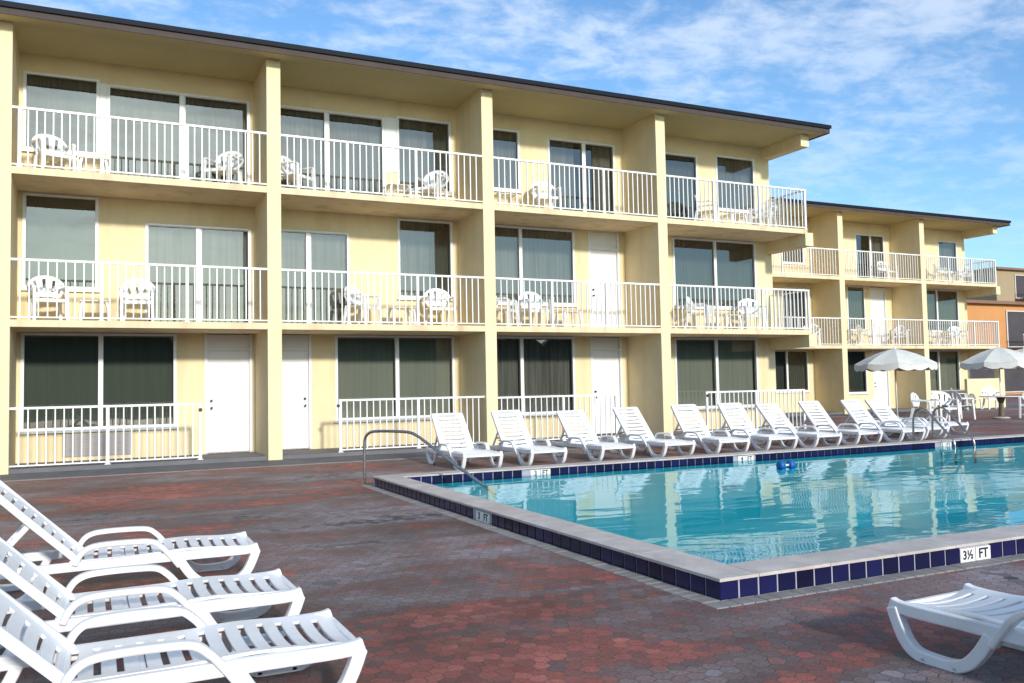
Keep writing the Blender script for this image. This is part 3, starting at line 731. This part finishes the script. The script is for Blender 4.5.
# ------------------------------------------------------------------ sun loungers (foot tip at x=0, head towards -x)
def make_lounger(angle, label, group):
    root = empty('sun_lounger'); tag(root, label, 'sun lounger', group)
    ys = .285
    for s_ in (-1, 1):
        g = MB()
        # long side rail
        g.rib(smooth_path([(0,s_*ys,.262),(-.10,s_*ys,.245),(-.5,s_*ys,.245),(-1.1,s_*ys,.24),(-1.6,s_*ys,.235),(-1.86,s_*ys,.25)], 4), .066, .042)
        # foot loop
        g.rib(smooth_path([(-.015,s_*ys,.245),(-.045,s_*ys,.16),(-.085,s_*ys,.08),(-.14,s_*ys,.034),(-.21,s_*ys,.022),(-.33,s_*ys,.022),(-.405,s_*ys,.05),(-.47,s_*ys,.12),(-.53,s_*ys,.22)], 5), .062, .054)
        g.box(-.205, -.17, s_*ys-.027, s_*ys+.027, 0, .03); g.box(-.37, -.335, s_*ys-.027, s_*ys+.027, 0, .03)
        # head loop
        g.rib(smooth_path([(-1.84,s_*ys,.24),(-1.80,s_*ys,.12),(-1.72,s_*ys,.04),(-1.62,s_*ys,.022),(-1.5,s_*ys,.03),(-1.42,s_*ys,.10),(-1.36,s_*ys,.22)], 5), .052, .048)
        g.box(-1.68, -1.64, s_*ys-.027, s_*ys+.027, 0, .03)
        g.build('side_frame', M_plastic, root, smooth=False, bevel=.008, seg=2)
        a = MB(); ya = s_*(ys+.022)
        a.rib(smooth_path([(-.53,ya-s_*.02,.17),(-.60,ya-s_*.01,.27),(-.65,ya,.33),(-.71,ya,.372),(-.82,ya,.382),(-.98,ya,.382),(-1.08,ya,.37),(-1.14,ya,.33),(-1.18,ya,.25)], 5), .036, .06)
        a.build('armrest', M_plastic, root, bevel=.010, seg=2)
    # seat: dished sheet with cross slots
    us = []; hs = []; x = -.035; us.append(0.0)
    cuts = []
    while x > -1.17:
        us += [x, x-.058]; cuts.append((x-.058, x-.086)); x -= .086
    us = sorted({round(u, 4) for u in us}, reverse=True); vs_ = [-.27, -.235, -.2, -.13, -.05, .05, .13, .2, .235, .27]
    def seat(u, v):
        k = 1-(v/.27)**2; roll_ = .012*math.exp(-((u+.5)/.2)**2)
        z = .270+.018*math.exp(-((u+.46)/.22)**2) - .030*k*(.6+.4*math.exp(-((u+.05)/.3)**2)) - .02*math.exp(-((u)/.05)**2)
        return (u, v, z)
    us2 = []
    for a_, b_ in zip(us, us[1:]): us2.append(a_)
    us2.append(us[-1])
    def hole(i, j):
        a_, b_ = us2[i], us2[i+1]; return (a_-b_) < .035 and 2 <= j <= 6 and a_ < -.05
    g = MB().sheet(seat, us2, vs_, hole)
    g.build('seat', M_plastic, root, solid=.016, bevel=.003, seg=1)
    for bx_ in (-.02, -.32, -.9): MB().box(bx_, bx_+.03, -.27, .27, .215, .25).build('crossbar', M_plastic, root, bevel=.004, seg=1)
    # backrest
    LB = .80; ca, sa = math.cos(angle), math.sin(angle)
    def bk(u, v):           # u along the back 0..LB
        k = 1-(v/.26)**2; wv = v*(1-.10*max(0, (u-.72)/.08)**2)
        dd = -.022*k+.012*math.sin(u/LB*math.pi)
        x_ = -1.16-u*ca; z_ = .262+u*sa
        return (x_+sa*dd*1.0, wv, z_+ca*dd)
    us = [0]; u = .045
    while u < LB-.05: us += [u, u+.024]; u += .088
    us = [q for q in us if q < LB-.02]+[LB-.02, LB]; vb = [-.245, -.22, -.17, -.09, 0, .09, .17, .22, .245]
    def hole2(i, j): return abs((us[i+1]-us[i])-.024) < 1e-6 and 2 <= j <= 5
    b = MB().sheet(bk, us, vb, hole2).build('backrest', M_plastic, root, solid=.016, bevel=.003, seg=1)
    g = MB()
    for s_ in (-1, 1):
        g.rib([(-1.14, s_*.255, .25), (-1.16-LB*.5*ca, s_*.255, .262+LB*.5*sa), (-1.16-LB*ca, s_*.25, .262+LB*sa)], .048, .03)
    g.rib([(-1.16-(LB)*ca, -.25, .262+(LB)*sa), (-1.16-(LB)*ca, .25, .262+(LB)*sa)], .03, .045, (-sa, 0, ca) if False else (ca, 0, -sa))
    g.build('back_rail', M_plastic, b, bevel=.007, seg=2)
    g = MB(); hx, hz = -1.16-.42*ca, .262+.42*sa; ft = -1.70
    for s_ in (-1, 1): g.rib([(hx-.01, s_*.225, hz-.03), (ft, s_*.225, .245)], .038, .022)
    g.rib([(ft, -.27, .245), (ft, .27, .245)], .035, .03, (1,0,0)); g.rib([((hx+ft)/2, -.22, (hz+.22)/2), ((hx+ft)/2, .22, (hz+.22)/2)], .03, .02, (1,0,0))
    g.build('back_support', M_plastic, root, bevel=.005, seg=1)
    return root
GF = 'loungers lined up side by side in the left foreground'; GR = 'loungers in the row behind the pool'
l0 = make_lounger(R(47), 'reclined white lounger nearest the camera of the three at left', GF)
l0.location = (2.40, -13.27, 0); l0.scale = (1, 1, .93)
dup(l0, (2.37, -12.15, 0), R(0.5), 'reclined white lounger in the middle of the three at left', GF)
dup(l0, (2.40, -10.57, 0), R(-.5), 'reclined white lounger farthest from the camera of the three at left', GF)
dup(l0, (5.21, -14.17, 0), R(92), 'lone white plastic lounger at the lower right, foot pointing at the pool edge')['group'] = 'loungers on the near side of the pool'
ord_ = ['first from the left', 'second from the left', 'third from the left', 'fourth from the left', 'fifth from the left', 'sixth from the left', 'seventh from the left', 'eighth from the left', 'ninth from the left', 'tenth from the left', 'lying flat, left one of two behind the handrails', 'lying flat, right one of two behind the handrails']
lx = [7.02, 8.26, 9.62, 10.95, 12.15, 13.35, 14.55, 15.75, 16.95, 18.05, 18.85, 19.7]
la = None
for i, x in enumerate(lx):
    lab = 'white lounger behind the pool, %s' % ord_[i]
    rz = R(-90+random.uniform(-3, 3)); y = -4.35+random.uniform(-.06, .06)
    if i == 9: y = -4.1
    if i > 9: y = -3.35; rz = R(-90)
    la = make_lounger(R(5) if i >= 10 else R(random.choice((46, 48, 49, 51))), lab, GR); la.location = (x, y, 0); la.rotation_euler = (0,0,rz)
for o in list(scn.objects):
    if o.name.startswith('sun_lounger') and o['group'] == GR: o.scale = (1, 1.13, 1)

# ------------------------------------------------------------------ balcony chairs (front faces -y)
def make_chair(label, group):
    root = empty('plastic_chair'); root.scale = (1.1, 1.1, 1.05); tag(root, label, 'chair', group)
    us = [0, .12, .17, .22, .27, .32, .37, .42, .46]; vs_ = [-.23, -.19, -.12, -.04, .04, .12, .19, .23]
    def st(u, v): return (v*(1+.06*(1-u/.46)), -.23+u, .43-.02*(u/.46)-.012*(1-(v/.23)**2)+(-.02 if u == 0 else 0))
    MB().sheet(st, us, vs_, lambda i, j: i in (2, 4, 6) and 1 < j < 5 and False).build('seat', M_plastic, root, solid=.014, bevel=.003, seg=1)
    # fan back
    nth = 17; th = [i/(nth-1) for i in range(nth)]; rr = [0, .25, .5, .84, 1]
    def bk(t_, r_):
        a = math.pi*(1-t_); x0 = .19*math.cos(a)*1.0; z0 = .47+.02*math.sin(a)
        x1 = .295*math.cos(a); z1 = .61+.27*max(0, math.sin(a))**.8
        x = x0+(x1-x0)*r_; z = z0+(z1-z0)*r_; h = z-.42
        return (x, .20+.16*h-.35*x*x, z)
    MB().sheet(bk, th, rr, lambda i, j: i % 3 == 1 and 1 <= j <= 2 and 1 < i < nth-3).build('backrest', M_plastic, root, solid=.014)
    for s_ in (-1, 1):
        MB().rib([(s_*.25, -.26, 0), (s_*.245, -.24, .3), (s_*.245, -.215, .60)], [.045, .055, .07], .05, (1,0,0)).build('leg', M_plastic, root, bevel=.004, seg=1)
        MB().rib([(s_*.25, .30, 0), (s_*.225, .24, .25), (s_*.215, .2, .44)], [.045, .055, .07], .05, (1,0,0)).build('leg', M_plastic, root, bevel=.004, seg=1)
        MB().rib(smooth_path([(s_*.245, -.24, .58), (s_*.255, -.20, .635), (s_*.27, -.05, .645), (s_*.27, .10, .645), (s_*.262, .19, .66)], 3), .035, .06, (1,0,0)).build('armrest', M_plastic, root, bevel=.005, seg=1)
    MB().box(-.24, .24, -.235, -.22, .36, .42).build('apron', M_plastic, root)
    return root
def make_table(label, group):
    root = empty('side_table'); tag(root, label, 'table', group)
    MB().rib([(-.26,0,.42),(.26,0,.42)], .018, .46).build('table_top', M_plastic, root, bevel=.006)
    for sx_ in (-1, 1):
        for sy in (-1, 1):
            MB().rib(smooth_path([(sx_*.24, sy*.21, 0), (sx_*.225, sy*.2, .3), (sx_*.2, sy*.18, .41)], 3), .05, .04).build('leg', M_plastic, root, bevel=.005, seg=1)
    return root
ch0 = tb0 = None
def chair(x, y, z, rz, label, group='white chairs on the balconies'):
    global ch0
    rz = R(rz)
    if ch0 is None: ch0 = make_chair(label, group); ch0.location = (x, y, z); ch0.rotation_euler = (0,0,rz); return ch0
    return dup(ch0, (x, y, z), rz, label, group)
def table(x, y, z, label, group='small white tables on the balconies', s=1):
    global tb0
    if tb0 is None: tb0 = make_table(label, group); tb0.location = (x, y, z); return tb0
    return dup(tb0, (x, y, z), 0, label, group)
Z2, Z3 = 2.554+SL, 5.254+SL; YC = .85
bays = ['first bay from the left', 'second bay from the left', 'third bay from the left', 'right end bay']
def CL(fl, b, side): return 'white plastic chair, %s balcony of near block, %s, %s' % (fl, bays[b], side)
def TL(fl, b): return 'low white table, %s balcony of near block, %s' % (fl, bays[b])
chair(.62, YC, Z3, 20, CL('top', 0, 'left chair')); table(1.30, YC, Z3, TL('top', 0)); chair(3.66, YC, Z3, -38, CL('top', 0, 'right chair'))
chair(5.12, YC, Z3, 40, CL('top', 1, 'left chair')); table(7.35, YC, Z3, TL('top', 1)); chair(8.15, YC, Z3, -45, CL('top', 1, 'right chair'))
table(9.95, YC, Z3, TL('top', 2)); chair(11.05, YC, Z3, -10, CL('top', 2, 'only chair'))
chair(15.85, YC, Z3, 45, CL('top', 3, 'left chair')); table(16.75, YC, Z3, TL('top', 3)); chair(17.75, YC, Z3, -60, CL('top', 3, 'right chair'))
chair(.55, YC, Z2, 12, CL('middle', 0, 'left chair')); table(1.33, YC, Z2, TL('middle', 0)); chair(2.08, YC, Z2, -4, CL('middle', 0, 'right chair'))
chair(6.52, YC, Z2, 38, CL('middle', 1, 'left chair')); table(7.4, YC, Z2, TL('middle', 1)); chair(8.3, YC, Z2, -6, CL('middle', 1, 'right chair'))
chair(9.85, YC, Z2, 45, CL('middle', 2, 'left chair')); chair(10.7, YC, Z2, 0, CL('middle', 2, 'right chair')); table(11.6, YC, Z2, TL('middle', 2))
chair(15.5, YC, Z2, 38, CL('middle', 3, 'left chair')); table(16.45, YC, Z2, TL('middle', 3)); chair(17.25, YC, Z2, -20, CL('middle', 3, 'right chair'))
YF = 8.45
FL = 'white chair, %s balcony of farther block, %s'
chair(31.2, YF, Z3, 0, FL % ('top', 'in front of the dark sliding door')); chair(34.5, YF, Z3, 50, FL % ('top', 'left chair of the end bay')); chair(36.1, YF, Z3, -50, FL % ('top', 'right chair of the end bay'))
table(35.3, YF, Z3, 'low white table on the top balcony of the farther block, end bay')
chair(26.9, YF, Z2, -40, FL % ('middle', 'leftmost, beside the near block')); chair(29.8, YF, Z2, 60, FL % ('middle', 'left of the white door')); chair(32.0-.1, YF, Z2, -60, FL % ('middle', 'right of the white door'))
chair(33.6, YF, Z2, 60, FL % ('middle', 'left chair of the end bay')); chair(35.4, YF, Z2, -20, FL % ('middle', 'right chair of the end bay')); table(34.5, YF, Z2, 'low white table on the middle balcony of the farther block, end bay')
GC_ = 'white chairs on the paving by the farther block'
chair(33.4, 7.0, 0, 40, 'white chair on the paving below the farther block, left of low table', GC_); chair(34.9, 6.6, 0, -30, 'white chair on the paving below the farther block, right of low table', GC_)
table(34.2, 7.0, 0, 'low white table on the paving below the farther block', 'white tables on the paving')
chair(23.4, 0.6, 0, 20, 'white plastic chair under the left umbrella, left of its pole', GC_); chair(24.7, 0.9, 0, -25, 'white plastic chair under the left umbrella, right of its pole', GC_)
chair(26.3, 1.6, 0, 80, 'white plastic chair at the left of the round umbrella table', GC_); chair(28.5, .7, 0, -70, 'white plastic chair at the right of the round umbrella table', GC_)

# ------------------------------------------------------------------ umbrellas
def make_umbrella(label, H=2.27, Rr=1.18):
    root = empty('patio_umbrella'); tag(root, label, 'umbrella', 'white patio umbrellas')
    n = 8
    def cn(u, v):            # u angle 0..1, v radius 0..1
        a = 2*math.pi*u; seg = (u*n) % 1; sag = 1-.05*math.sin(math.pi*seg)*v
        r_ = Rr*v*sag; z = H-.46*v**1.5-.05*v*math.sin(math.pi*seg)
        return (r_*math.cos(a), r_*math.sin(a), z)
    MB().sheet(cn, [i/(n*4) for i in range(n*4+1)], [0.02, .25, .5, .75, 1]).build('canopy', M_canvas, root, solid=.004, smooth=False)
    def vl(u, v):
        a = 2*math.pi*u; p = cn(u, 1); sc = abs(math.sin(math.pi*u*n*2)); return (p[0]*(1+.01*v), p[1]*(1+.01*v), p[2]-.003-v*(.14+.05*sc))
    MB().sheet(vl, [i/(n*8) for i in range(n*8+1)], [0, .5, 1]).build('valance', M_canvas, root, solid=.004)
    MB().tube([(0,0,.05),(0,0,H-.02)], .022, 10).build('pole', M_white, root, smooth=True)
    for k in range(n):
        a = 2*math.pi*k/n; MB().tube([(.04*math.cos(a), .04*math.sin(a), H-.05), (Rr*.55*math.cos(a), Rr*.55*math.sin(a), H-.24), (Rr*.98*math.cos(a), Rr*.98*math.sin(a), H-.475)], .007, 5).build('rib', M_white, root)
    MB().lathe([(.24, 0), (.24, .05), (.06, .10), (.04, .2)], 16).build('base', M_bwhite, root); MB().lathe([(.02, H), (.035, H+.04), (.01, H+.09)], 10).build('finial', M_white, root)
    return root
u0 = make_umbrella('white patio umbrella left of the others, in front of the farther block door'); u0.location = (23.75, 1.85, 0)
dup(u0, (27.3, .9, 0), R(15), 'white patio umbrella in the middle, standing over the round table')
dup(u0, (29.6, 1.6, 0), R(30), 'white patio umbrella at the right edge of the photo')
rt = empty('patio_table', (27.3, .9, 0)); tag(rt, 'round white patio table under the middle umbrella', 'table', 'white tables on the paving')
MB().lathe([(.60, .70), (.62, .715), (.61, .73)], 28).build('table_top', M_plastic, rt)
MB().lathe([(.26, 0), (.24, .04), (.09, .10), (.07, .5), (.14, .695)], 16).build('pedestal', M_ped, rt)
